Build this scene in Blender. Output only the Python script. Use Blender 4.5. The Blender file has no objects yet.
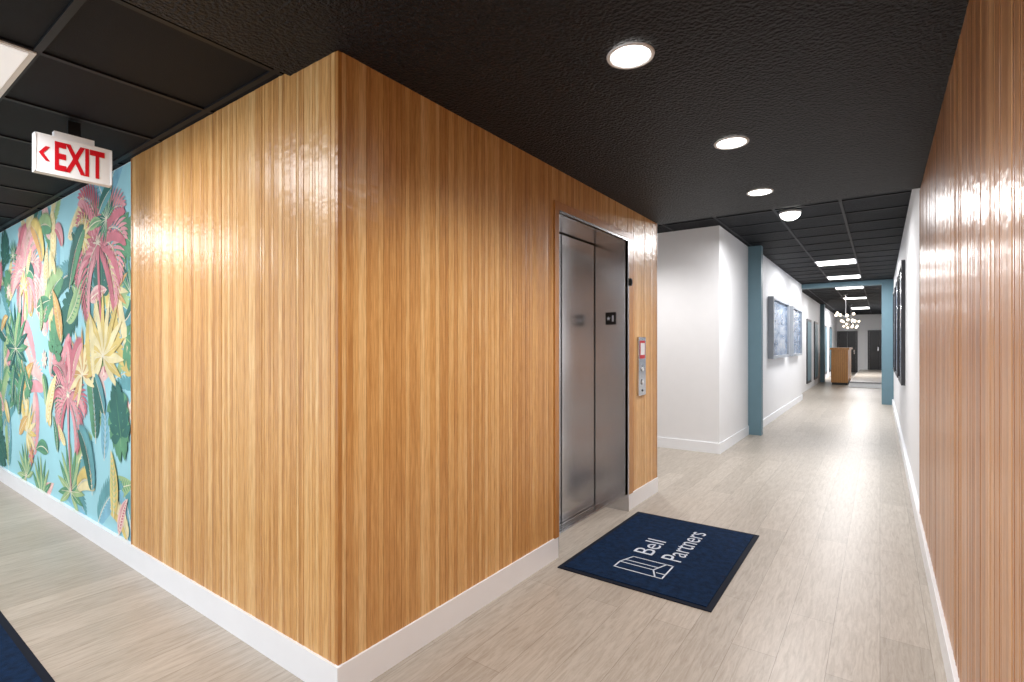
import bpy, math, random
from mathutils import Vector, Matrix
random.seed(7)
scene = bpy.context.scene
COL = scene.collection

# ------------------------------------------------------------------ materials
def new_mat(name):
    m = bpy.data.materials.new(name); m.use_nodes = True
    nt = m.node_tree
    return m, nt, nt.nodes['Principled BSDF']

def srgb(r, g, b):
    f = lambda c: (c/255/12.92) if c/255 <= 0.04045 else ((c/255+0.055)/1.055)**2.4
    return (f(r), f(g), f(b), 1)

def plain(name, col, rough=0.5, metal=0.0, noise=0.06, nscale=8.0, bump=0.0, bscale=200.0, dist=0.01, spec=0.5):
    m, nt, b = new_mat(name)
    b.inputs['Roughness'].default_value = rough
    b.inputs['Metallic'].default_value = metal
    b.inputs['Specular IOR Level'].default_value = spec
    tc = nt.nodes.new('ShaderNodeTexCoord')
    n = nt.nodes.new('ShaderNodeTexNoise'); n.inputs['Scale'].default_value = nscale
    n.inputs['Detail'].default_value = 4
    nt.links.new(tc.outputs['Object'], n.inputs['Vector'])
    r = nt.nodes.new('ShaderNodeValToRGB')
    r.color_ramp.elements[0].position = 0.3; r.color_ramp.elements[1].position = 0.7
    r.color_ramp.elements[0].color = tuple(c*(1-noise) for c in col[:3])+(1,)
    r.color_ramp.elements[1].color = tuple(min(1, c*(1+noise)) for c in col[:3])+(1,)
    nt.links.new(n.outputs['Fac'], r.inputs['Fac'])
    nt.links.new(r.outputs['Color'], b.inputs['Base Color'])
    if bump > 0:
        n2 = nt.nodes.new('ShaderNodeTexNoise'); n2.inputs['Scale'].default_value = bscale
        n2.inputs['Detail'].default_value = 3
        nt.links.new(tc.outputs['Object'], n2.inputs['Vector'])
        bp = nt.nodes.new('ShaderNodeBump'); bp.inputs['Strength'].default_value = bump
        bp.inputs['Distance'].default_value = dist
        nt.links.new(n2.outputs['Fac'], bp.inputs['Height'])
        nt.links.new(bp.outputs['Normal'], b.inputs['Normal'])
    return m

def emis(name, col, strength):
    m, nt, b = new_mat(name)
    b.inputs['Base Color'].default_value = (0.8, 0.8, 0.8, 1)
    b.inputs['Emission Color'].default_value = col
    b.inputs['Emission Strength'].default_value = strength
    return m

def wood_mat(name, stops, rough=0.31, use_tint=True, bumpy=0.35):
    m, nt, b = new_mat(name)
    L = nt.links.new
    tc = nt.nodes.new('ShaderNodeTexCoord')
    at = nt.nodes.new('ShaderNodeAttribute'); at.attribute_name = 'tint'
    comb = nt.nodes.new('ShaderNodeCombineXYZ')
    mul = nt.nodes.new('ShaderNodeMath'); mul.operation = 'MULTIPLY'; mul.inputs[1].default_value = 37.0
    L(at.outputs['Fac'], mul.inputs[0]); L(mul.outputs[0], comb.inputs['Z'])
    add = nt.nodes.new('ShaderNodeVectorMath'); add.operation = 'ADD'
    L(tc.outputs['Object'], add.inputs[0]); L(comb.outputs[0], add.inputs[1])
    mp = nt.nodes.new('ShaderNodeMapping'); mp.inputs['Scale'].default_value = (62, 62, 3.6)
    L(add.outputs[0], mp.inputs['Vector'])
    n = nt.nodes.new('ShaderNodeTexNoise'); n.inputs['Scale'].default_value = 1; n.inputs['Detail'].default_value = 6
    n.inputs['Distortion'].default_value = 0.9
    L(mp.outputs[0], n.inputs['Vector'])
    mp2 = nt.nodes.new('ShaderNodeMapping'); mp2.inputs['Scale'].default_value = (420, 420, 12)
    L(add.outputs[0], mp2.inputs['Vector'])
    n2 = nt.nodes.new('ShaderNodeTexNoise'); n2.inputs['Scale'].default_value = 1; n2.inputs['Detail'].default_value = 3
    L(mp2.outputs[0], n2.inputs['Vector'])
    ramp = nt.nodes.new('ShaderNodeValToRGB')
    els = ramp.color_ramp.elements
    els[0].position = stops[0][0]; els[0].color = stops[0][1]
    els[1].position = stops[-1][0]; els[1].color = stops[-1][1]
    for p, c in stops[1:-1]:
        e = els.new(p); e.color = c
    s1 = nt.nodes.new('ShaderNodeMath'); s1.operation = 'MULTIPLY_ADD'
    L(n.outputs['Fac'], s1.inputs[0]); s1.inputs[1].default_value = 0.7
    if use_tint:
        t = nt.nodes.new('ShaderNodeMath'); t.operation = 'MULTIPLY_ADD'
        L(at.outputs['Fac'], t.inputs[0]); t.inputs[1].default_value = 0.44; t.inputs[2].default_value = -0.03
        L(t.outputs[0], s1.inputs[2])
    else:
        s1.inputs[2].default_value = 0.12
    L(s1.outputs[0], ramp.inputs['Fac'])
    mx = nt.nodes.new('ShaderNodeMix'); mx.data_type = 'RGBA'; mx.blend_type = 'MULTIPLY'
    r2 = nt.nodes.new('ShaderNodeValToRGB')
    r2.color_ramp.elements[0].position = 0.38; r2.color_ramp.elements[0].color = (0.70, 0.64, 0.56, 1)
    r2.color_ramp.elements[1].position = 0.55; r2.color_ramp.elements[1].color = (1, 1, 1, 1)
    L(n2.outputs['Fac'], r2.inputs['Fac'])
    mx.inputs['Factor'].default_value = 0.7
    L(ramp.outputs['Color'], mx.inputs['A']); L(r2.outputs['Color'], mx.inputs['B'])
    L(mx.outputs['Result'], b.inputs['Base Color'])
    b.inputs['Roughness'].default_value = rough
    mp3 = nt.nodes.new('ShaderNodeMapping'); mp3.inputs['Scale'].default_value = (5, 5, 24)
    L(add.outputs[0], mp3.inputs['Vector'])
    n3 = nt.nodes.new('ShaderNodeTexNoise'); n3.inputs['Scale'].default_value = 1; n3.inputs['Detail'].default_value = 2
    L(mp3.outputs[0], n3.inputs['Vector'])
    bp = nt.nodes.new('ShaderNodeBump'); bp.inputs['Strength'].default_value = bumpy; bp.inputs['Distance'].default_value = 0.008
    L(n3.outputs['Fac'], bp.inputs['Height'])
    bp2 = nt.nodes.new('ShaderNodeBump'); bp2.inputs['Strength'].default_value = 0.15; bp2.inputs['Distance'].default_value = 0.001
    L(n2.outputs['Fac'], bp2.inputs['Height']); L(bp.outputs['Normal'], bp2.inputs['Normal'])
    L(bp2.outputs['Normal'], b.inputs['Normal'])
    return m

WOODSTOPS = [(0.10, srgb(160, 106, 54)), (0.34, srgb(200, 147, 86)), (0.58, srgb(219, 170, 107)), (0.88, srgb(238, 202, 146))]
M_wood = wood_mat('oak_slats', WOODSTOPS)
M_wood_r = wood_mat('oak_slats_reddish', [(0.10, srgb(134, 86, 48)), (0.4, srgb(174, 120, 74)), (0.88, srgb(210, 160, 110))], rough=0.28)
M_wood_trim = wood_mat('oak_trim', [(0.1, srgb(150, 96, 44)), (0.5, srgb(190, 134, 72)), (0.9, srgb(208, 156, 92))], use_tint=False)
M_groove = plain('slat_shadow_gap', srgb(110, 70, 34), 0.8)
M_white = plain('white_wall_paint', srgb(231, 231, 232), 0.6, noise=0.01)
M_base = plain('white_baseboard_paint', srgb(238, 240, 243), 0.35, noise=0.01)
M_teal = plain('teal_paint', srgb(98, 128, 140), 0.5, noise=0.02)
M_blackceil = plain('black_textured_ceiling', srgb(8, 9, 14), 0.52, noise=0.3, nscale=60, bump=1.0, bscale=70, dist=0.022, spec=0.32)
M_tile = plain('black_ceiling_tile', srgb(8, 11, 18), 0.65, noise=0.2, nscale=120, bump=0.3, bscale=300, spec=0.2)
M_grid = plain('black_ceiling_grid', srgb(14, 16, 22), 0.5, spec=0.3)
M_whitemetal = plain('white_plastic', srgb(222, 224, 226), 0.4, noise=0.01)
M_red = plain('exit_red', srgb(190, 12, 30), 0.4)
M_navy = plain('navy_mat', srgb(14, 38, 68), 1.0, noise=0.35, nscale=30, bump=0.5, bscale=700, spec=0.15)
M_rubber = plain('mat_rubber_border', srgb(10, 18, 34), 0.8, spec=0.2)
M_logo = plain('mat_lettering', srgb(204, 212, 224), 0.9)
M_black = plain('black_plastic', srgb(14, 14, 16), 0.4)
M_chrome = plain('polished_metal', (0.65, 0.65, 0.66, 1), 0.2, 1.0)
M_darkroom = plain('dark_door_paint', srgb(24, 22, 24), 0.4)
M_canvas_edge = plain('frame_silver', srgb(150, 156, 164), 0.35)
M_frame_dark = plain('frame_dark', srgb(46, 46, 50), 0.4)
E_panel = emis('light_panel_glow', (1, 0.98, 0.95, 1), 5)
E_panel_dim = emis('light_panel_diffuser', (0.93, 0.97, 1.0, 1), 0.4)
E_down = emis('downlight_glow', (1, 0.97, 0.92, 1), 16)
E_bulb = emis('bulb_glow', (1, 0.80, 0.55, 1), 5)

def steel_mat(name, col):
    m, nt, b = new_mat(name); L = nt.links.new
    b.inputs['Metallic'].default_value = 0.93
    b.inputs['Base Color'].default_value = col
    tc = nt.nodes.new('ShaderNodeTexCoord'); mp = nt.nodes.new('ShaderNodeMapping')
    mp.inputs['Scale'].default_value = (500, 500, 2)
    L(tc.outputs['Object'], mp.inputs['Vector'])
    n = nt.nodes.new('ShaderNodeTexNoise'); n.inputs['Scale'].default_value = 1; L(mp.outputs[0], n.inputs['Vector'])
    mr = nt.nodes.new('ShaderNodeMapRange'); mr.inputs['To Min'].default_value = 0.16; mr.inputs['To Max'].default_value = 0.30
    L(n.outputs['Fac'], mr.inputs['Value']); L(mr.outputs[0], b.inputs['Roughness'])
    mp2 = nt.nodes.new('ShaderNodeMapping'); mp2.inputs['Scale'].default_value = (1.0, 1.0, 2.2)
    L(tc.outputs['Object'], mp2.inputs['Vector'])
    n2 = nt.nodes.new('ShaderNodeTexNoise'); n2.inputs['Scale'].default_value = 1.0; n2.inputs['Detail'].default_value = 0
    L(mp2.outputs[0], n2.inputs['Vector'])
    bp = nt.nodes.new('ShaderNodeBump'); bp.inputs['Strength'].default_value = 0.5; bp.inputs['Distance'].default_value = 0.04
    L(n2.outputs['Fac'], bp.inputs['Height']); L(bp.outputs['Normal'], b.inputs['Normal'])
    return m
M_steel = steel_mat('brushed_steel', (0.62, 0.62, 0.63, 1))

def floor_mat():
    m, nt, b = new_mat('vinyl_plank_floor'); L = nt.links.new
    tc = nt.nodes.new('ShaderNodeTexCoord')
    mp = nt.nodes.new('ShaderNodeMapping'); mp.inputs['Rotation'].default_value = (0, 0, math.pi/2)
    L(tc.outputs['Object'], mp.inputs['Vector'])
    br = nt.nodes.new('ShaderNodeTexBrick')
    br.inputs['Scale'].default_value = 1; br.inputs['Brick Width'].default_value = 1.22; br.inputs['Row Height'].default_value = 0.18
    br.inputs['Mortar Size'].default_value = 0.0013; br.inputs['Mortar Smooth'].default_value = 0.3
    br.offset = 0.37
    br.inputs['Color1'].default_value = srgb(174, 165, 153); br.inputs['Color2'].default_value = srgb(188, 179, 167)
    br.inputs['Mortar'].default_value = srgb(142, 132, 119)
    L(mp.outputs[0], br.inputs['Vector'])
    mp2 = nt.nodes.new('ShaderNodeMapping'); mp2.inputs['Scale'].default_value = (60, 6.0, 1)
    L(tc.outputs['Object'], mp2.inputs['Vector'])
    n = nt.nodes.new('ShaderNodeTexNoise'); n.inputs['Scale'].default_value = 1; n.inputs['Detail'].default_value = 8
    n.inputs['Roughness'].default_value = 0.72; n.inputs['Distortion'].default_value = 0.8
    L(mp2.outputs[0], n.inputs['Vector'])
    r = nt.nodes.new('ShaderNodeValToRGB')
    r.color_ramp.elements[0].position = 0.32; r.color_ramp.elements[0].color = (0.62, 0.575, 0.53, 1)
    r.color_ramp.elements[1].position = 0.60; r.color_ramp.elements[1].color = (1, 1, 1, 1)
    L(n.outputs['Fac'], r.inputs['Fac'])
    mx = nt.nodes.new('ShaderNodeMix'); mx.data_type = 'RGBA'; mx.blend_type = 'MULTIPLY'; mx.inputs['Factor'].default_value = 0.8
    L(br.outputs['Color'], mx.inputs['A']); L(r.outputs['Color'], mx.inputs['B'])
    L(mx.outputs['Result'], b.inputs['Base Color'])
    b.inputs['Roughness'].default_value = 0.36
    bp = nt.nodes.new('ShaderNodeBump'); bp.inputs['Strength'].default_value = 0.2; bp.inputs['Distance'].default_value = 0.002
    L(n.outputs['Fac'], bp.inputs['Height']); L(bp.outputs['Normal'], b.inputs['Normal'])
    return m
M_floor = floor_mat()

def art_mat(name, scale, seedoff):
    m, nt, b = new_mat(name); L = nt.links.new
    tc = nt.nodes.new('ShaderNodeTexCoord'); mp = nt.nodes.new('ShaderNodeMapping')
    mp.inputs['Location'].default_value = (seedoff, seedoff, 0); mp.inputs['Scale'].default_value = (1, 0.8, 3)
    L(tc.outputs['Object'], mp.inputs['Vector'])
    n = nt.nodes.new('ShaderNodeTexNoise'); n.inputs['Scale'].default_value = scale; n.inputs['Detail'].default_value = 5
    n.inputs['Distortion'].default_value = 1.2
    L(mp.outputs[0], n.inputs['Vector'])
    r = nt.nodes.new('ShaderNodeValToRGB'); e = r.color_ramp.elements
    e[0].position = 0.3; e[0].color = srgb(50, 76, 108)
    e[1].position = 0.8; e[1].color = srgb(186, 188, 188)
    x = e.new(0.45); x.color = srgb(90, 114, 142)
    x = e.new(0.6); x.color = srgb(136, 150, 168)
    L(n.outputs['Fac'], r.inputs['Fac']); L(r.outputs['Color'], b.inputs['Base Color'])
    b.inputs['Roughness'].default_value = 0.25
    return m
M_art = art_mat('abstract_blue_art', 1.6, 3.1)

# ------------------------------------------------------------------ mesh builder
class MB:
    def __init__(s):
        s.v = []; s.f = []; s.m = []; s.mats = []; s.t = []
    def mi(s, mat):
        if mat not in s.mats: s.mats.append(mat)
        return s.mats.index(mat)
    def poly(s, pts, mat, tint=0.5):
        b = len(s.v); s.v += [tuple(p) for p in pts]; s.f.append(tuple(range(b, b+len(pts)))); s.m.append(s.mi(mat)); s.t.append(tint)
    def box(s, x0, x1, y0, y1, z0, z1, mat, tint=0.5):
        x0, x1 = min(x0, x1), max(x0, x1); y0, y1 = min(y0, y1), max(y0, y1); z0, z1 = min(z0, z1), max(z0, z1)
        b = len(s.v)
        s.v += [(x0,y0,z0),(x1,y0,z0),(x1,y1,z0),(x0,y1,z0),(x0,y0,z1),(x1,y0,z1),(x1,y1,z1),(x0,y1,z1)]
        for q in [(0,3,2,1),(4,5,6,7),(0,1,5,4),(1,2,6,5),(2,3,7,6),(3,0,4,7)]:
            s.f.append(tuple(b+i for i in q)); s.m.append(s.mi(mat)); s.t.append(tint)
    def tube(s, p0, p1, r0, r1, mat, n=24, caps=True):
        p0 = Vector(p0); p1 = Vector(p1); d = (p1-p0).normalized()
        a = d.orthogonal().normalized(); c = d.cross(a)
        b = len(s.v)
        for p, r in ((p0, r0), (p1, r1)):
            for i in range(n):
                th = 2*math.pi*i/n
                s.v.append(tuple(p + a*math.cos(th)*r + c*math.sin(th)*r))
        for i in range(n):
            j = (i+1) % n
            s.f.append((b+i, b+j, b+n+j, b+n+i)); s.m.append(s.mi(mat)); s.t.append(.5)
        if caps:
            s.f.append(tuple(b+n-1-i for i in range(n))); s.m.append(s.mi(mat)); s.t.append(.5)
            s.f.append(tuple(b+n+i for i in range(n))); s.m.append(s.mi(mat)); s.t.append(.5)
    def ball(s, c, r, mat, nu=16, nv=10, v0=0.0, v1=1.0, sz=1.0):
        b = len(s.v)
        for j in range(nv+1):
            ph = math.pi*(v0+(v1-v0)*j/nv)
            for i in range(nu):
                th = 2*math.pi*i/nu
                s.v.append((c[0]+r*math.sin(ph)*math.cos(th), c[1]+r*math.sin(ph)*math.sin(th), c[2]+sz*r*math.cos(ph)))
        for j in range(nv):
            for i in range(nu):
                k = (i+1) % nu
                s.f.append((b+j*nu+i, b+(j+1)*nu+i, b+(j+1)*nu+k, b+j*nu+k)); s.m.append(s.mi(mat)); s.t.append(.5)
    def text(s, body, mat, width, height, origin, ax, ay, az, extrude=0.001, bold=0.0):
        cu = bpy.data.curves.new('tmp', 'FONT'); cu.body = body; cu.size = 1; cu.offset = bold; cu.extrude = 0.0
        ob = bpy.data.objects.new('tmp', cu); COL.objects.link(ob)
        dg = bpy.context.evaluated_depsgraph_get(); dg.update()
        me = bpy.data.meshes.new_from_object(ob.evaluated_get(dg))
        xs = [v.co.x for v in me.vertices]; ys = [v.co.y for v in me.vertices]
        x0, x1, y0, y1 = min(xs), max(xs), min(ys), max(ys)
        o = Vector(origin); ax = Vector(ax); ay = Vector(ay); az = Vector(az)
        sx = width/(x1-x0); sy = height/(y1-y0) if height else sx
        b = len(s.v)
        for v in me.vertices:
            s.v.append(tuple(o + ax*((v.co.x-x0)*sx) + ay*((v.co.y-y0)*sy) + az*extrude))
        for p in me.polygons:
            s.f.append(tuple(b+i for i in p.vertices)); s.m.append(s.mi(mat)); s.t.append(.5)
        bpy.data.objects.remove(ob); bpy.data.curves.remove(cu); bpy.data.meshes.remove(me)
    def build(s, name, bevel=0.0, smooth=False):
        me = bpy.data.meshes.new(name); me.from_pydata(s.v, [], s.f)
        for m in s.mats: me.materials.append(m)
        me.polygons.foreach_set('material_index', s.m)
        a = me.attributes.new('tint', 'FLOAT', 'FACE'); a.data.foreach_set('value', s.t)
        if smooth: me.polygons.foreach_set('use_smooth', [True]*len(s.f))
        me.update()
        ob = bpy.data.objects.new(name, me); COL.objects.link(ob)
        if bevel > 0:
            bm = ob.modifiers.new('bevel', 'BEVEL'); bm.width = bevel; bm.segments = 2; bm.limit_method = 'ANGLE'
        return ob

def simple(name, boxes, mat, bevel=0):
    b = MB()
    for q in boxes: b.box(*q, mat)
    return b.build(name, bevel)

# ------------------------------------------------------------------ dimensions (metres)
EX = -1.652      # elevator wall (wood face)
LY = 1.187       # left wall (wood face)
RX = 0.232       # right wall wood face
CZ = 2.44        # low ceiling
HZ = 2.80        # high corridor ceiling
BB = 0.13        # baseboard height
EY1 = 4.567      # end of elevator wall
DY0, DY1, DZ = 2.80, 3.888, 2.17
DX = -1.935

# ------------------------------------------------------------------ shell
simple('floor', [(-9.2, 0.6, -3.6, 31, -0.1, 0)], M_floor)
simple('ceiling_drywall', [(-1.973, 0.5, -3.4, 4.62, CZ, 2.95)], M_blackceil)

def tile_ceiling(name, x0, x1, y0, y1, z, gx, gy, sx=0.61, sy=0.61):
    b = MB()
    b.box(x0, x1, y0, y1, z+0.006, z+0.12, M_tile)
    k = math.ceil((x0-gx)/sx)
    while gx+k*sx < x1:
        x = gx+k*sx; b.box(x-.012, x+.012, y0, y1, z-0.002, z+0.008, M_grid); k += 1
    k = math.ceil((y0-gy)/sy)
    while gy+k*sy < y1:
        y = gy+k*sy; b.box(x0, x1, y-.012, y+.012, z-0.0025, z+0.0085, M_grid); k += 1
    return b.build(name)
tile_ceiling('ceiling_tile_hallway', -9.2, -1.974, -3.4, LY+0.05, CZ+0.022, -2.64, 0.544)
tile_ceiling('ceiling_tile_corridor', -4.2, 0.5, 4.621, 14.3, HZ, -0.94, 5.0)
tile_ceiling('ceiling_tile_lobby', -4.2, 0.5, 14.3, 31, HZ, -0.94, 14.8)

# core walls
simple('wall_elevator', [(-1.90, EX-0.014, LY+0.16, DY0-0.05, 0, CZ), (-1.90, EX-0.014, DY1+0.05, EY1-0.1, 0, CZ),
                         (-1.90, EX-0.014, DY0-0.05, DY1+0.05, DZ+0.05, CZ)], M_groove)
simple('wall_nook_near', [(-4.0, EX-0.014, EY1-0.1, EY1+0.002, 0, HZ)], M_white)
simple('wall_left', [(-9.2, EX-0.014, LY+0.014, LY+0.16, 0, 2.46)], M_white)
simple('wall_nook_far', [(-4.0, -1.60, 6.6, 6.75, 0, HZ)], M_white)
simple('wall_nook_end', [(-4.15, -4.0, 4.4, 6.8, 0, HZ)], M_white)
simple('wall_corridor_left', [(-1.80, -1.60, 6.75, 8.35, 0, HZ), (-1.80, -1.545, 8.35, 14.3, 0, HZ)], M_white)
simple('wall_right', [(RX+0.014, 0.5, -3.4, 31, 0, 2.95)], M_white)
simple('wall_lobby_left', [(-1.95, -1.75, 14.3, 30, 0, HZ)], M_white)
simple('wall_lobby_far', [(-1.95, 0.5, 30, 30.2, 0, HZ)], M_white)
simple('wall_hallway_end', [(-9.35, -9.2, -3.4, 1.4, 0, 2.5)], M_white)

# wood slats
def slats(name, axis, face, sgn, ranges, mat):
    b = MB()
    for (a0, a1, z0, z1) in ranges:
        s = a0
        rnd = random.Random(int(a0*1000)+5)
        while s < a1-0.006:
            w = rnd.choice([0.018, 0.022, 0.026, 0.032, 0.038])
            e = min(s+w, a1)
            if a1-e < 0.012: e = a1
            g = 0.005; c = 0.0016; d = rnd.uniform(-0.0007, 0.0007); tl = rnd.uniform(-0.0006, .0006)
            t = rnd.random()
            prof = [(s, -g), (s+c*0.3, -0.0012+d), (s+c, d+tl), (e-c, d-tl), (e-c*0.3, -0.0012+d), (e, -g)]
            for (p, q) in zip(prof[:-1], prof[1:]):
                if axis == 'y':
                    pts = [(face+sgn*p[1], p[0], z0), (face+sgn*q[1], q[0], z0), (face+sgn*q[1], q[0], z1), (face+sgn*p[1], p[0], z1)]
                else:
                    pts = [(p[0], face+sgn*p[1], z0), (q[0], face+sgn*q[1], z0), (q[0], face+sgn*q[1], z1), (p[0], face+sgn*p[1], z1)]
                if (axis == 'y') != (sgn > 0): pts.reverse()
                b.poly(pts, mat, t)
            s = e
        if axis == 'y': b.box(face-sgn*0.012, face-sgn*0.0045, a0, a1, z0, z1, M_groove)
        else: b.box(a0, a1, face-sgn*0.012, face-sgn*0.0045, z0, z1, M_groove)
    return b.build(name)
slats('wood_slat_panel_elevator', 'y', EX, 1, [(LY+.018, 2.75, BB, CZ), (2.75, 3.99, 2.235, CZ), (3.99, EY1, BB, CZ)], M_wood)
slats('wood_slat_panel_left', 'x', LY, -1, [(-1.973, EX-.018, BB, CZ), (-3.67, -1.973, BB, CZ+0.022)], M_wood)
slats('wood_slat_panel_right', 'y', RX, -1, [(-3.35, 4.68, BB, CZ)], M_wood_r)
simple('trim_1', [(-3.682, -3.67, LY-0.002, LY+0.014, BB, CZ+0.02)], M_wood_trim)
simple('trim_2', [(EX-0.10, EX+0.001, EY1+.002, EY1+0.012, BB, CZ)], M_wood_trim)
simple('trim_3', [(RX-0.002, RX+0.014, 4.68, 4.692, BB, CZ)], M_wood_trim)
simple('trim_4', [(EX-0.018, EX, LY, LY+.018, BB, CZ)], M_wood_trim, 0.002)

# baseboards
simple('baseboard_elevator', [(EX-0.01, EX+0.010, LY+0.013, DY0-0.005, 0, BB), (EX-0.01, EX+0.010, DY1+0.005, EY1+0.012, 0, BB)], M_base)
simple('baseboard_left', [(-9.2, EX+0.010, LY-0.010, LY+0.013, 0, BB)], M_base)
simple('baseboard_right', [(RX-0.016, RX+0.014, -3.3, 14.2, 0, BB)], M_base, 0.003)
simple('baseboard_nook', [(-4.0, -1.588, 6.585, 6.60, 0, BB), (-1.60, -1.588, 6.60, 8.28, 0, BB), (-4.0, EX-.02, EY1+.002, EY1+.014, 0, BB)], M_base)
simple('baseboard_corridor', [(-1.545, -1.53, 8.42, 14.31, 0, BB)], M_base, 0.003)

# elevator casing + entrance + door
b = MB()
p = 0.012
b.box(EX-0.012, EX+p, 2.75, DY0, BB, 2.235, M_wood_trim)
b.box(EX-0.012, EX+p, DY1, 3.99, BB, 2.235, M_wood_trim)
b.box(EX-0.012, EX+p, DY0, DY1, DZ+.0, 2.235, M_wood_trim)
b.build('trim_elevator_casing')

b = MB()
JX = EX+0.009
b.box(DX-0.03, JX, DY0-0.03, DY0, 0, DZ, M_steel)
b.box(DX-0.03, JX, DY1, DY1+0.03, 0, DZ, M_steel)
b.box(DX-0.03, JX, DY0-0.03, DY1+0.03, DZ, DZ+0.03, M_steel)
b.box(JX, JX+.006, DY1-.003, DY1+.012, 0, DZ+.012, M_steel)
b.box(JX, JX+.006, DY0, DY1, DZ-.002, DZ+.012, M_steel)
b.box(DX-0.03, DX+.10, DY0, DY1, 0, 0.005, M_chrome)
for k in range(3): b.box(DX+0.03+k*0.02, DX+0.035+k*0.02, DY0, DY1, 0.005, 0.007, M_black)
b.box(DX-0.03, DX, 3.345, DY1-0.014, 0.010, DZ-0.010, M_steel)
b.box(DX-0.03, DX-0.006, DY0, 3.335, 0.010, DZ-0.010, M_steel)
b.box(DX-0.06, DX-0.031, DY0-0.02, DY1+0.02, 0.0, DZ+.02, M_black)
b.box(-1.835, -1.745, DY1-0.004, DY1, 1.50, 1.60, M_black)
b.text('1', M_logo, 0.016, 0.05, (-1.778, DY1-0.004, 1.525), (1, 0, 0), (0, 0, 1), (0, -1, 0))
st = []
for i in range(10):
    r = 0.02 if i % 2 == 0 else 0.008; a = math.pi/2+i*math.pi/5
    st.append((-1.808+r*math.cos(a), DY1-0.0052, 1.55+r*math.sin(a)))
b.poly(st, M_logo)
b.build('elevator_door')

b = MB()
b.box(EX+.001, EX+0.016, 4.10, 4.26, 0.91, 1.40, M_steel)
b.box(EX+0.016, EX+0.019, 4.125, 4.235, 1.22, 1.37, M_red)
b.box(EX+0.019, EX+0.0195, 4.135, 4.225, 1.25, 1.35, M_whitemetal)
for z in (1.13, 1.02):
    b.tube((EX+0.016, 4.18, z), (EX+0.022, 4.18, z), 0.024, 0.024, M_chrome)
    b.tube((EX+0.022, 4.18, z), (EX+0.024, 4.18, z), 0.016, 0.016, M_whitemetal)
b.tube((EX+0.016, 4.18, 0.95), (EX+0.02, 4.18, 0.95), 0.01, 0.01, M_black)
b.build('elevator_call_panel', 0.002)
b = MB()
b.box(EX+0.012, EX+0.03, 3.905, 3.93, 1.81, 1.87, M_black); b.box(EX+0.03, EX+0.036, 3.91, 3.925, 1.82, 1.86, M_black)
b.build('door_sensor', 0.003)

# teal columns and beam
simple('column_teal', [(-1.599, -1.42, 8.28, 8.42, 0, HZ)], M_teal, 0.003)
simple('column_teal', [(0.03, RX+0.014, 14.2, 14.45, 0, HZ)], M_teal, 0.003)
simple('column_teal', [(-1.76, -1.62, 21.5, 21.8, 0, HZ)], M_teal, 0.003)
simple('trim_beam', [(-1.545, 0.03, 14.2, 14.45, 2.70, HZ)], M_teal)

# ------------------------------------------------------------------ mural
BGM = plain('mural_sky', srgb(156, 208, 217), 0.8, noise=0.08, nscale=1.6)
def mm(n, c): return plain('mural_'+n, srgb(*c), 0.8, noise=0.16, nscale=9)
MC = dict(pink=mm('pink', (216, 154, 160)), rose=mm('rose', (196, 116, 128)), lpink=mm('light_pink', (226, 190, 184)),
          yellow=mm('yellow', (214, 192, 118)), lyel=mm('light_yellow', (228, 216, 168)), orange=mm('orange', (204, 162, 106)),
          green=mm('green', (92, 148, 112)), dgreen=mm('dark_green', (48, 106, 96)), lgreen=mm('light_green', (156, 186, 134)),
          teal=mm('teal', (98, 158, 164)), blue=mm('blue', (126, 180, 200)), brown=mm('brown', (160, 116, 90)), cream=mm('cream', (228, 220, 198)))
mur = MB()
MX0, MX1, MZ0, MZ1 = -9.19, -3.683, BB, CZ+0.016
layer = [0]
MY = LY+0.0125
def put(pts, mat):
    def clip(ps, f, inter):
        out = []
        for i in range(len(ps)):
            a, c = ps[i-1], ps[i]
            fa, fc = f(a), f(c)
            if fa != fc: out.append(inter(a, c))
            if fc: out.append(c)
        return out
    def ix(v): return lambda a, c: (v, a[1]+(c[1]-a[1])*(v-a[0])/(c[0]-a[0]))
    def iz(v): return lambda a, c: (a[0]+(c[0]-a[0])*(v-a[1])/(c[1]-a[1]), v)
    for f, g in ((lambda p: p[0] >= MX0, ix(MX0)), (lambda p: p[0] <= MX1, ix(MX1)), (lambda p: p[1] >= MZ0, iz(MZ0)), (lambda p: p[1] <= MZ1, iz(MZ1))):
        if len(pts) < 3: return
        pts = clip(pts, f, g)
    if len(pts) < 3: return
    layer[0] += 0.0000004
    y = MY-layer[0]
    ar = sum(pts[i-1][0]*pts[i][1]-pts[i][0]*pts[i-1][1] for i in range(len(pts)))
    if ar < 0: pts = pts[::-1]
    mur.poly([(x, y, z) for x, z in pts], mat)
def bez(p0, a, L, bend, t):
    n = 14; x, z = p0; k = t*n
    for i in range(int(k)):
        th = a+bend*i/n; x += L/n*math.cos(th); z += L/n*math.sin(th)
    fr = k-int(k); th = a+bend*int(k)/n
    return (x+L/n*fr*math.cos(th), z+L/n*fr*math.sin(th)), a+bend*t
def lens(p, a, L, w, mat, bend=0.0, n=7, peak=0.4):
    up, dn = [], []
    for i in range(n+1):
        t = i/n; (x, z), th = bez(p, a, L, bend, t)
        ww = w*(math.sin(math.pi*t**(0.75 if peak < .5 else 1.3)))**0.9 if 0 < t < 1 else 0
        up.append((x-math.sin(th)*ww, z+math.cos(th)*ww)); dn.append((x+math.sin(th)*ww, z-math.cos(th)*ww))
    put(up+dn[1:-1][::-1], mat)
def stem(p, a, L, bend, w, mat):
    prev = None
    for i in range(15):
        (x, z), th = bez(p, a, L, bend, i/14); ww = w*(1-0.7*i/14)
        c = ((x-math.sin(th)*ww, z+math.cos(th)*ww), (x+math.sin(th)*ww, z-math.cos(th)*ww))
        if prev: put([prev[0], c[0], c[1], prev[1]], mat)
        prev = c
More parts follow.
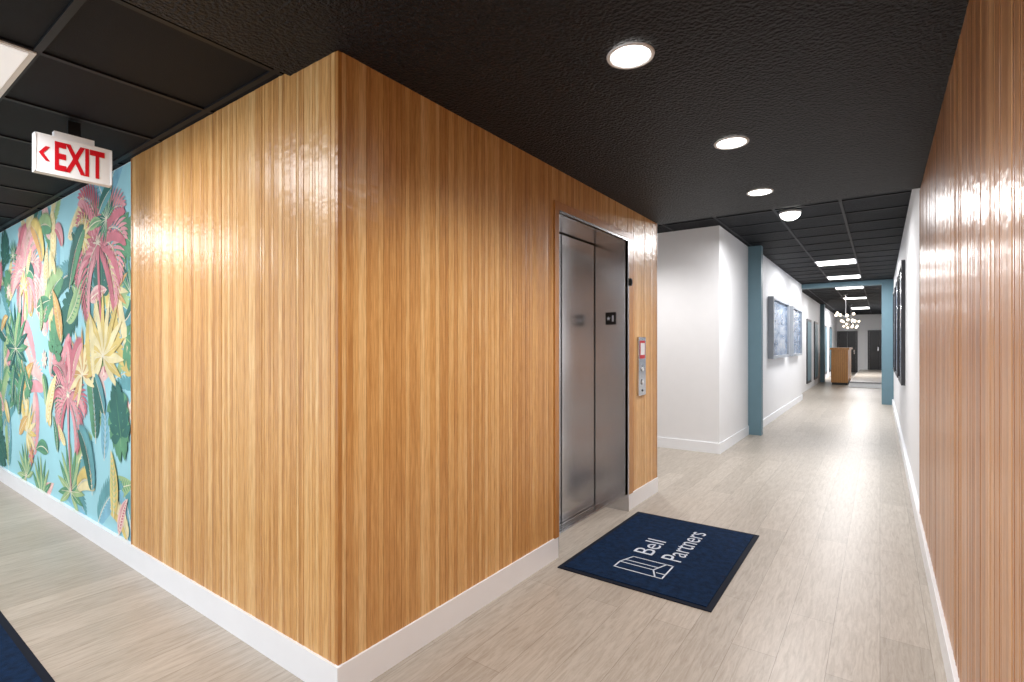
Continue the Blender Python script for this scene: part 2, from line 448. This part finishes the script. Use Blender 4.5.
def step(): layer[0] += 0.000004
def frond(p, a, L, bend, c1, c2, n=14, thin=1.0):
    step()
    for i in range(1, n+1):
        t = i/n; (x, z), th = bez(p, a, L, bend, t*0.97)
        ll = L*0.36*math.sin(math.pi*(0.12+0.8*t))+0.03
        for s in (1, -1):
            lens((x, z), th+s*(1.0-0.45*t), ll, (0.007+0.021*L)*thin, MC[c1] if s > 0 else MC[c2], -s*0.5, 5)
    step(); stem(p, a, L, bend, 0.005, MC['cream'])
def palmtop(p, R, c1, c2, n=9):
    step(); stem((p[0], p[1]), -math.pi/2+random.uniform(-.1, .1), R*1.6, random.uniform(-.4, .4), 0.026, MC[c2])
    for i in range(n):
        a = math.radians(-20+220*i/(n-1))+random.uniform(-.1, .1)
        bend = -1.5 if math.cos(a) > 0 else 1.5
        frond(p, a, R*random.uniform(.85, 1.1), bend*random.uniform(.8, 1.2), c1, c2, 12, 0.7)
def fan(p, a, R, c1, c2, n=13, spread=4.2):
    step()
    for i in range(n):
        th = a-spread/2+spread*i/(n-1)
        lens(p, th, R*(0.75+0.25*math.cos((i/(n-1)-.5)*3)), R*0.085, MC[c1] if i % 2 else MC[c2], random.uniform(-.15, .15), 6)
    step()
    for i in range(n):
        th = a-spread/2+spread*i/(n-1)
        stem(p, th, R*0.6, 0, 0.003, MC['cream'])
def banana(p, a, L, bend, c1, c2):
    step(); lens(p, a, L, L*0.16, MC[c1], bend, 12)
    step()
    for i in range(1, 12):
        t = i/13; (x, z), th = bez(p, a, L, bend, t)
        for s in (1, -1):
            lens((x, z), th+s*1.0, L*0.15*math.sin(math.pi*t**.75), 0.006, MC[c2], -s*.3, 4)
    step(); stem(p, a, L, bend, 0.005, MC['cream'])
def monstera(p, a, R, c1, c2):
    step()
    for s in (1, -1):
        for i in range(6):
            t = i/5; (x, z), th = bez(p, a, R, 0, 0.1+t*0.7)
            lens((x, z), th+s*(1.75-1.2*t), R*(0.75-0.25*abs(t-.4)), R*0.12, MC[c1], -s*0.7, 6, .6)
    lens(p, a, R*1.15, R*0.2, MC[c1], 0, 8)
    step(); stem(p, a, R*1.05, 0, 0.005, MC[c2])
def blossom(p, R, c1, c2):
    step()
    for i in range(8): lens(p, i*math.pi/4, R, R*.2, MC[c1] if i % 2 else MC[c2], .4, 5)

mur.box(MX0, MX1, MY+0.00005, MY+0.001, MZ0, MZ1, BGM)
R = random.Random(21); random.seed(21)
for i in range(90):
    x = -3.6-5.5*i/90+R.uniform(-.3, .3); z = R.uniform(.0, 2.3); k = R.random(); a = R.uniform(0.2, 2.9)
    if k < .55: frond((x, z), a, R.uniform(.4, .7), R.uniform(-1.2, 1.2), *R.choice([('teal', 'blue'), ('lgreen', 'teal'), ('blue', 'teal'), ('lyel', 'lgreen'), ('green', 'teal'), ('lpink', 'pink')]))
    else: banana((x, z), a, R.uniform(.4, .65), R.uniform(-1, 1), *R.choice([('blue', 'teal'), ('lgreen', 'green'), ('lyel', 'yellow'), ('lpink', 'pink'), ('teal', 'green')]))
def scatter(N, sc):
    for i in range(N):
        x = -3.6-5.5*(i+R.random())/N; z = R.uniform(.05, 2.35); k = R.random(); a = R.uniform(.2, 2.9)
        if k < .42: frond((x, z), a, sc*R.uniform(.35, .65), R.uniform(-1.4, 1.4), *R.choice([('pink', 'rose'), ('green', 'dgreen'), ('yellow', 'orange'), ('dgreen', 'teal'), ('lgreen', 'green'), ('yellow', 'lyel'), ('rose', 'pink')]))
        elif k < .66: banana((x, z), a, sc*R.uniform(.35, .55), R.uniform(-1, 1), *R.choice([('orange', 'yellow'), ('green', 'dgreen'), ('lyel', 'yellow'), ('lgreen', 'green'), ('lyel', 'orange'), ('lpink', 'rose')]))
        elif k < .78: fan((x, z), a, sc*R.uniform(.25, .38), *R.choice([('lyel', 'yellow'), ('green', 'lgreen'), ('dgreen', 'green'), ('orange', 'lyel')]))
        elif k < .92: monstera((x, z), R.uniform(0, 6), sc*R.uniform(.2, .3), *R.choice([('green', 'lgreen'), ('dgreen', 'green')]))
        else: blossom((x, z), .09, *R.choice([('rose', 'pink'), ('cream', 'lpink'), ('orange', 'rose')]))
scatter(80, 1.0)
palmtop((-6.2, 2.0), .5, 'lpink', 'pink')
palmtop((-7.8, 1.7), .5, 'yellow', 'lyel')
palmtop((-4.30, 2.02), .55, 'pink', 'rose')
palmtop((-4.95, .95), .44, 'rose', 'pink')
fan((-4.62, 1.12), 2.0, .36, 'orange', 'lyel', 13, 4.6)
fan((-4.2, 1.26), 1.6, .44, 'yellow', 'lyel', 15, 4.6)
fan((-6.5, 1.3), 1.4, .45, 'green', 'dgreen', 15, 4.8)
scatter(60, 0.66)
monstera((-3.95, 1.0), -1.3, .30, 'green', 'lgreen')
monstera((-3.86, .74), 1.9, .28, 'dgreen', 'green')
monstera((-5.3, 1.25), 1.2, .30, 'green', 'dgreen')
banana((-5.1, 1.35), 1.9, .5, .4, 'orange', 'yellow')
banana((-5.5, .7), 1.2, .5, -.5, 'lyel', 'yellow')
banana((-4.0, .22), 1.4, .45, .6, 'yellow', 'lgreen')
frond((-4.9, 1.75), 1.3, .5, -.8, 'dgreen', 'green')
frond((-4.4, .3), 1.7, .5, .9, 'dgreen', 'teal')
frond((-5.6, 2.0), 1.9, .5, .9, 'orange', 'yellow')
mur.build('wall_mural_left')

# ------------------------------------------------------------------ exit sign
b = MB()
SX = -3.30; y0, y1, z0, z1 = 0.672, 0.978, 2.172, 2.360
b.box(SX-0.045, SX, y0, y1, z0, z1, M_whitemetal)
b.box(SX-0.04, SX-0.005, 0.745, 0.905, z1, z1+0.03, M_whitemetal)
b.box(SX-0.035, SX-0.01, 0.80, 0.85, z1+.03, CZ+0.022, M_grid)
for (a, c, d, e) in ((y0, y1, z0, z0+.005), (y0, y1, z1-.005, z1), (y0, y0+.005, z0, z1), (y1-.005, y1, z0, z1)):
    b.box(SX, SX+0.003, a, c, d, e, M_whitemetal)
b.text('EXIT', M_red, 0.200, 0.142, (SX, y0+0.074, z0+0.024), (0, 1, 0), (0, 0, 1), (1, 0, 0), 0.0015, 0.03)
cz = (z0+z1)/2
for s in (1, -1):
    b.poly([(SX+.0016, y0+.014, cz), (SX+.0016, y0+.040, cz+s*.036), (SX+.0016, y0+.057, cz+s*.036), (SX+.0016, y0+.032, cz)], M_red)
b.build('exit_sign')

# ------------------------------------------------------------------ ceiling lights
def downlight(x, y, z, r=0.078):
    b = MB(); n = 40
    prof = [(r+0.012, z-0.001), (r+0.010, z-0.006), (r, z-0.007), (r-0.006, z-0.003)]
    base = len(b.v)
    for (rr, zz) in prof:
        for i in range(n):
            a = 2*math.pi*i/n; b.v.append((x+rr*math.cos(a), y+rr*math.sin(a), zz))
    for k in range(len(prof)-1):
        for i in range(n):
            j = (i+1) % n
            b.f.append((base+k*n+i, base+k*n+j, base+(k+1)*n+j, base+(k+1)*n+i)); b.m.append(b.mi(M_whitemetal)); b.t.append(.5)
    b.poly([(x+(r-.005)*math.cos(-2*math.pi*i/n), y+(r-.005)*math.sin(-2*math.pi*i/n), z-0.0035) for i in range(n)], E_down)
    return b.build('recessed_downlight')
DL = [(-.71, -1.43), (-.71, -.33), (-.75, .77), (-.775, 1.86), (-.66, 2.98), (-.705, 4.06)]
for x, y in DL: downlight(x, y, CZ)
downlight(-2.45, 5.6, HZ)

def troffer(x0, x1, y0, y1, z, em):
    b = MB()
    b.box(x0, x1, y0, y1, z-0.006, z+0.004, M_whitemetal)
    b.box(x0+.02, x1-.02, y0+.02, y1-.02, z-0.009, z-0.004, em)
    return b.build('ceiling_light_panel')
zt = CZ+0.02
for xx in (-3.25, -6.30, -8.13): troffer(xx, xx+.61, -0.676, 0.544, zt, E_panel_dim)
troffer(-3.25, -2.64, -2.6, -1.38, zt, E_panel_dim)
for (a, c) in ((10.45, 11.06), (12.89, 13.5), (15.4, 16.0), (19.0, 19.6), (24.0, 25.2)): troffer(-0.94, -0.33, a, c, HZ, E_panel)
b = MB(); b.tube((-0.80, 6.35, HZ-0.03), (-0.80, 6.35, HZ-0.004), 0.11, 0.11, M_whitemetal)
b.ball((-0.80, 6.35, HZ-0.03), 0.10, E_down, 24, 8, 0.5, 1.0, 0.7); b.build('dome_ceiling_light', smooth=True)

def chandelier(x, y, z, n=9, r=0.25):
    b = MB(); rr = random.Random(int(y*10))
    b.tube((x, y, z), (x, y, HZ), 0.01, 0.01, M_chrome, 8); b.tube((x, y, HZ-.03), (x, y, HZ-0.004), .06, .06, M_chrome, 16)
    b.ball((x, y, z), 0.06, M_chrome, 12, 8)
    for i in range(n):
        a = 2*math.pi*i/n; e = rr.uniform(-.6, .6)
        q = (x+r*math.cos(a)*math.cos(e), y+r*math.sin(a)*math.cos(e), z+r*math.sin(e))
        b.tube((x, y, z), q, 0.006, 0.006, M_chrome, 6); b.ball(q, 0.036, E_bulb, 10, 8)
    b.build('sputnik_chandelier')
chandelier(-0.80, 17.6, 2.15); chandelier(-0.85, 22.2, 2.1)

# ------------------------------------------------------------------ mats
def matobj(x0, x1, y0, y1, logo=False):
    b = MB()
    b.box(x0, x1, y0, y1, 0, 0.006, M_rubber)
    b.box(x0+.03, x1-.03, y0+.03, y1-.03, 0.004, 0.010, M_navy)
    if logo:
        z = 0.0103; A = (0, 1, 0); B = (-1, 0, 0); C = (0, 0, 1)
        b.text('Bell', M_logo, 0.27, 0.125, (-1.165, 3.14, z), A, B, C, 0.0, -0.002)
        b.text('Partners', M_logo, 0.58, 0.125, (-0.985, 3.14, z), A, B, C, 0.0, -0.002)
        def ln(p, q, w=0.009):
            p = Vector(p); q = Vector(q); d = (q-p).normalized()*w/2; nn = Vector((-d.y, d.x))
            pts = [p-d+nn, p-d-nn, q+d-nn, q+d+nn]
            b.poly([(-0.985-t.y, 2.86+t.x, z) for t in pts], M_logo)
        ln((0, 0.06), (0, 0.31)); ln((0, .31), (.085, .31)); ln((.085, .31), (.085, .10)); ln((0, .06), (.085, .10))
        ln((.085, .31), (.20, .27)); ln((.20, .27), (.20, .06)); ln((.085, .10), (.20, .06)); ln((.13, .285), (.13, .09))
        ln((0, .02), (.20, .02)); ln((0, .02), (0, .06)); ln((.2, .02), (.2, .06)); ln((.06, .02), (.06, .07))
    b.build('entrance_mat')
matobj(-1.57, -0.684, 2.66, 3.92, True)
matobj(-4.0, -2.2, -0.6, 0.60)

# ------------------------------------------------------------------ pictures
def picture(x, sgn, y0, y1, z0, z1, fm, depth=0.05):
    b = MB(); w = 0.05
    xa, xb = x+sgn*.001, x+sgn*depth
    b.box(xa, xb, y0, y0+w, z0, z1, fm); b.box(xa, xb, y1-w, y1, z0, z1, fm)
    b.box(xa, xb, y0+w, y1-w, z0, z0+w, fm); b.box(xa, xb, y0+w, y1-w, z1-w, z1, fm)
    b.box(xa, x+sgn*depth*0.6, y0+w, y1-w, z0+w, z1-w, M_art)
    b.build('framed_picture')
picture(-1.545, 1, 9.6, 11.45, 1.10, 2.16, M_canvas_edge, 0.09)
picture(-1.545, 1, 12.0, 13.5, 1.10, 2.14, M_canvas_edge, 0.09)
for y in (7.7, 9.5, 11.3): picture(RX+0.014, -1, y, y+1.3, 0.85, 2.35, M_frame_dark, 0.04)

# ------------------------------------------------------------------ lobby
b = MB()
b.box(-1.34, -0.86, 20.3, 22.6, 0.08, 1.18, M_wood_trim); b.box(-1.32, -0.88, 20.33, 22.58, 0, 0.08, M_black)
b.box(-1.38, -0.82, 20.25, 22.65, 1.18, 1.24, M_wood_trim)
for k in range(9): b.box(-1.33+k*.052, -1.325+k*.052, 20.295, 20.3, .08, 1.18, M_groove)
b.build('reception_desk')
b = MB()
b.box(-0.80, RX+0.01, 19.5, 29.9, 0, 0.15, M_base); b.box(-0.80, RX+0.01, 19.47, 19.62, 0.15, 0.170, M_frame_dark)
b.box(-0.79, RX+.01, 19.63, 29.9, .15, .152, M_floor)
b.build('raised_platform_step')
def door(name, x0, x1, z0, z1, leaves=1):
    b = MB(); w = .06
    b.box(x0-w, x0, 29.93, 29.998, z0, z1+w, M_frame_dark); b.box(x1, x1+w, 29.93, 29.998, z0, z1+w, M_frame_dark)
    b.box(x0, x1, 29.93, 29.998, z1, z1+w, M_frame_dark)
    for i in range(leaves):
        a = x0+(x1-x0)*i/leaves; c = x0+(x1-x0)*(i+1)/leaves
        b.box(a+.005, c-.005, 29.95, 29.998, z0, z1, M_darkroom)
        b.box(a+.1, c-.1, 29.94, 29.95, z0+.9, z1-.15, M_black)
        b.box(c-.09, c-.06, 29.90, 29.95, z0+.9, z0+1.1, M_chrome)
    b.build(name)
door('door_1', -0.42, 0.0, 0.152, 1.98); door('door_2', -1.66, -0.94, 0, 1.95, 2)
b = MB()
for y in (17.2, 19.3, 23.0, 25.5):
    b.box(-1.749, -1.72, y, y+1.1, 0.2, 2.1, M_frame_dark); b.box(-1.72, -1.715, y+.08, y+1.02, .28, 2.02, M_teal)
b.build('window_lobby')

# ------------------------------------------------------------------ unseen storefront frame added behind the viewer, left open for world fill light
b = MB()
xs = [-9.15+i*1.16 for i in range(9)]
for x in xs: b.box(x-.03, x+.03, -3.45, -3.37, 0, 2.44, M_frame_dark)
for z in (0.0, 2.38): b.box(-9.2, 0.2, -3.45, -3.37, z, z+.06, M_frame_dark)
b.box(-9.2, 0.2, -3.43, -3.39, 1.0, 1.05, M_frame_dark)
b.build('fill_opening_frame')

# ------------------------------------------------------------------ lamps
def area(name, loc, sx, sy, energy, col=(.99, .98, .99), rot=(0, 0, 0)):
    l = bpy.data.lights.new(name, 'AREA'); l.shape = 'RECTANGLE'; l.size = sx; l.size_y = sy; l.energy = energy; l.color = col
    o = bpy.data.objects.new(name, l); o.location = loc; o.rotation_euler = rot; COL.objects.link(o)
def spot(loc, energy, ang=130, r=0.08):
    l = bpy.data.lights.new('downlight_lamp', 'SPOT'); l.energy = energy; l.spot_size = math.radians(ang); l.spot_blend = 0.8
    l.shadow_soft_size = r; l.color = (1, .98, .97)
    o = bpy.data.objects.new('downlight_lamp', l); o.location = loc; COL.objects.link(o)
for x, y in DL[1:]: spot((x, y, CZ-0.09), 48, 150)
spot((-2.45, 5.6, HZ-0.09), 95, 150)
area('corridor_panel_lamp', (-.635, 10.75, HZ-.03), .58, .58, 60)
area('corridor_panel_lamp', (-.635, 13.2, HZ-.03), .58, .58, 55)
area('corridor_dome_lamp', (-.80, 6.35, HZ-.16), .2, .2, 52)
area('hall_panel_lamp', (-2.945, -.066, CZ-.02), .58, 1.18, 50)
area('hall_panel_lamp', (-6.0, -.066, CZ-.02), .58, 1.18, 62)
area('lobby_panel_lamp', (-.635, 17, HZ-.03), .6, .6, 45)
area('lobby_panel_lamp', (-.635, 24.6, HZ-.03), .6, 1.2, 150)

w = bpy.data.worlds.new('World'); scene.world = w; w.use_nodes = True
w.node_tree.nodes['Background'].inputs[0].default_value = (0.85, 0.92, 1.0, 1)
w.node_tree.nodes['Background'].inputs[1].default_value = 2.8

# ------------------------------------------------------------------ camera
cam = bpy.data.cameras.new('camera'); cam.sensor_width = 36; cam.lens = 514*36/1024
cam.shift_y = 4/1024; cam.clip_start = 0.02
co = bpy.data.objects.new('camera', cam); COL.objects.link(co)
co.location = (0, 0, 1.334); co.rotation_euler = (math.pi/2, 0, math.atan2(368, 514))
scene.camera = co
scene.view_settings.view_transform = 'Standard'
scene.view_settings.exposure = -0.04
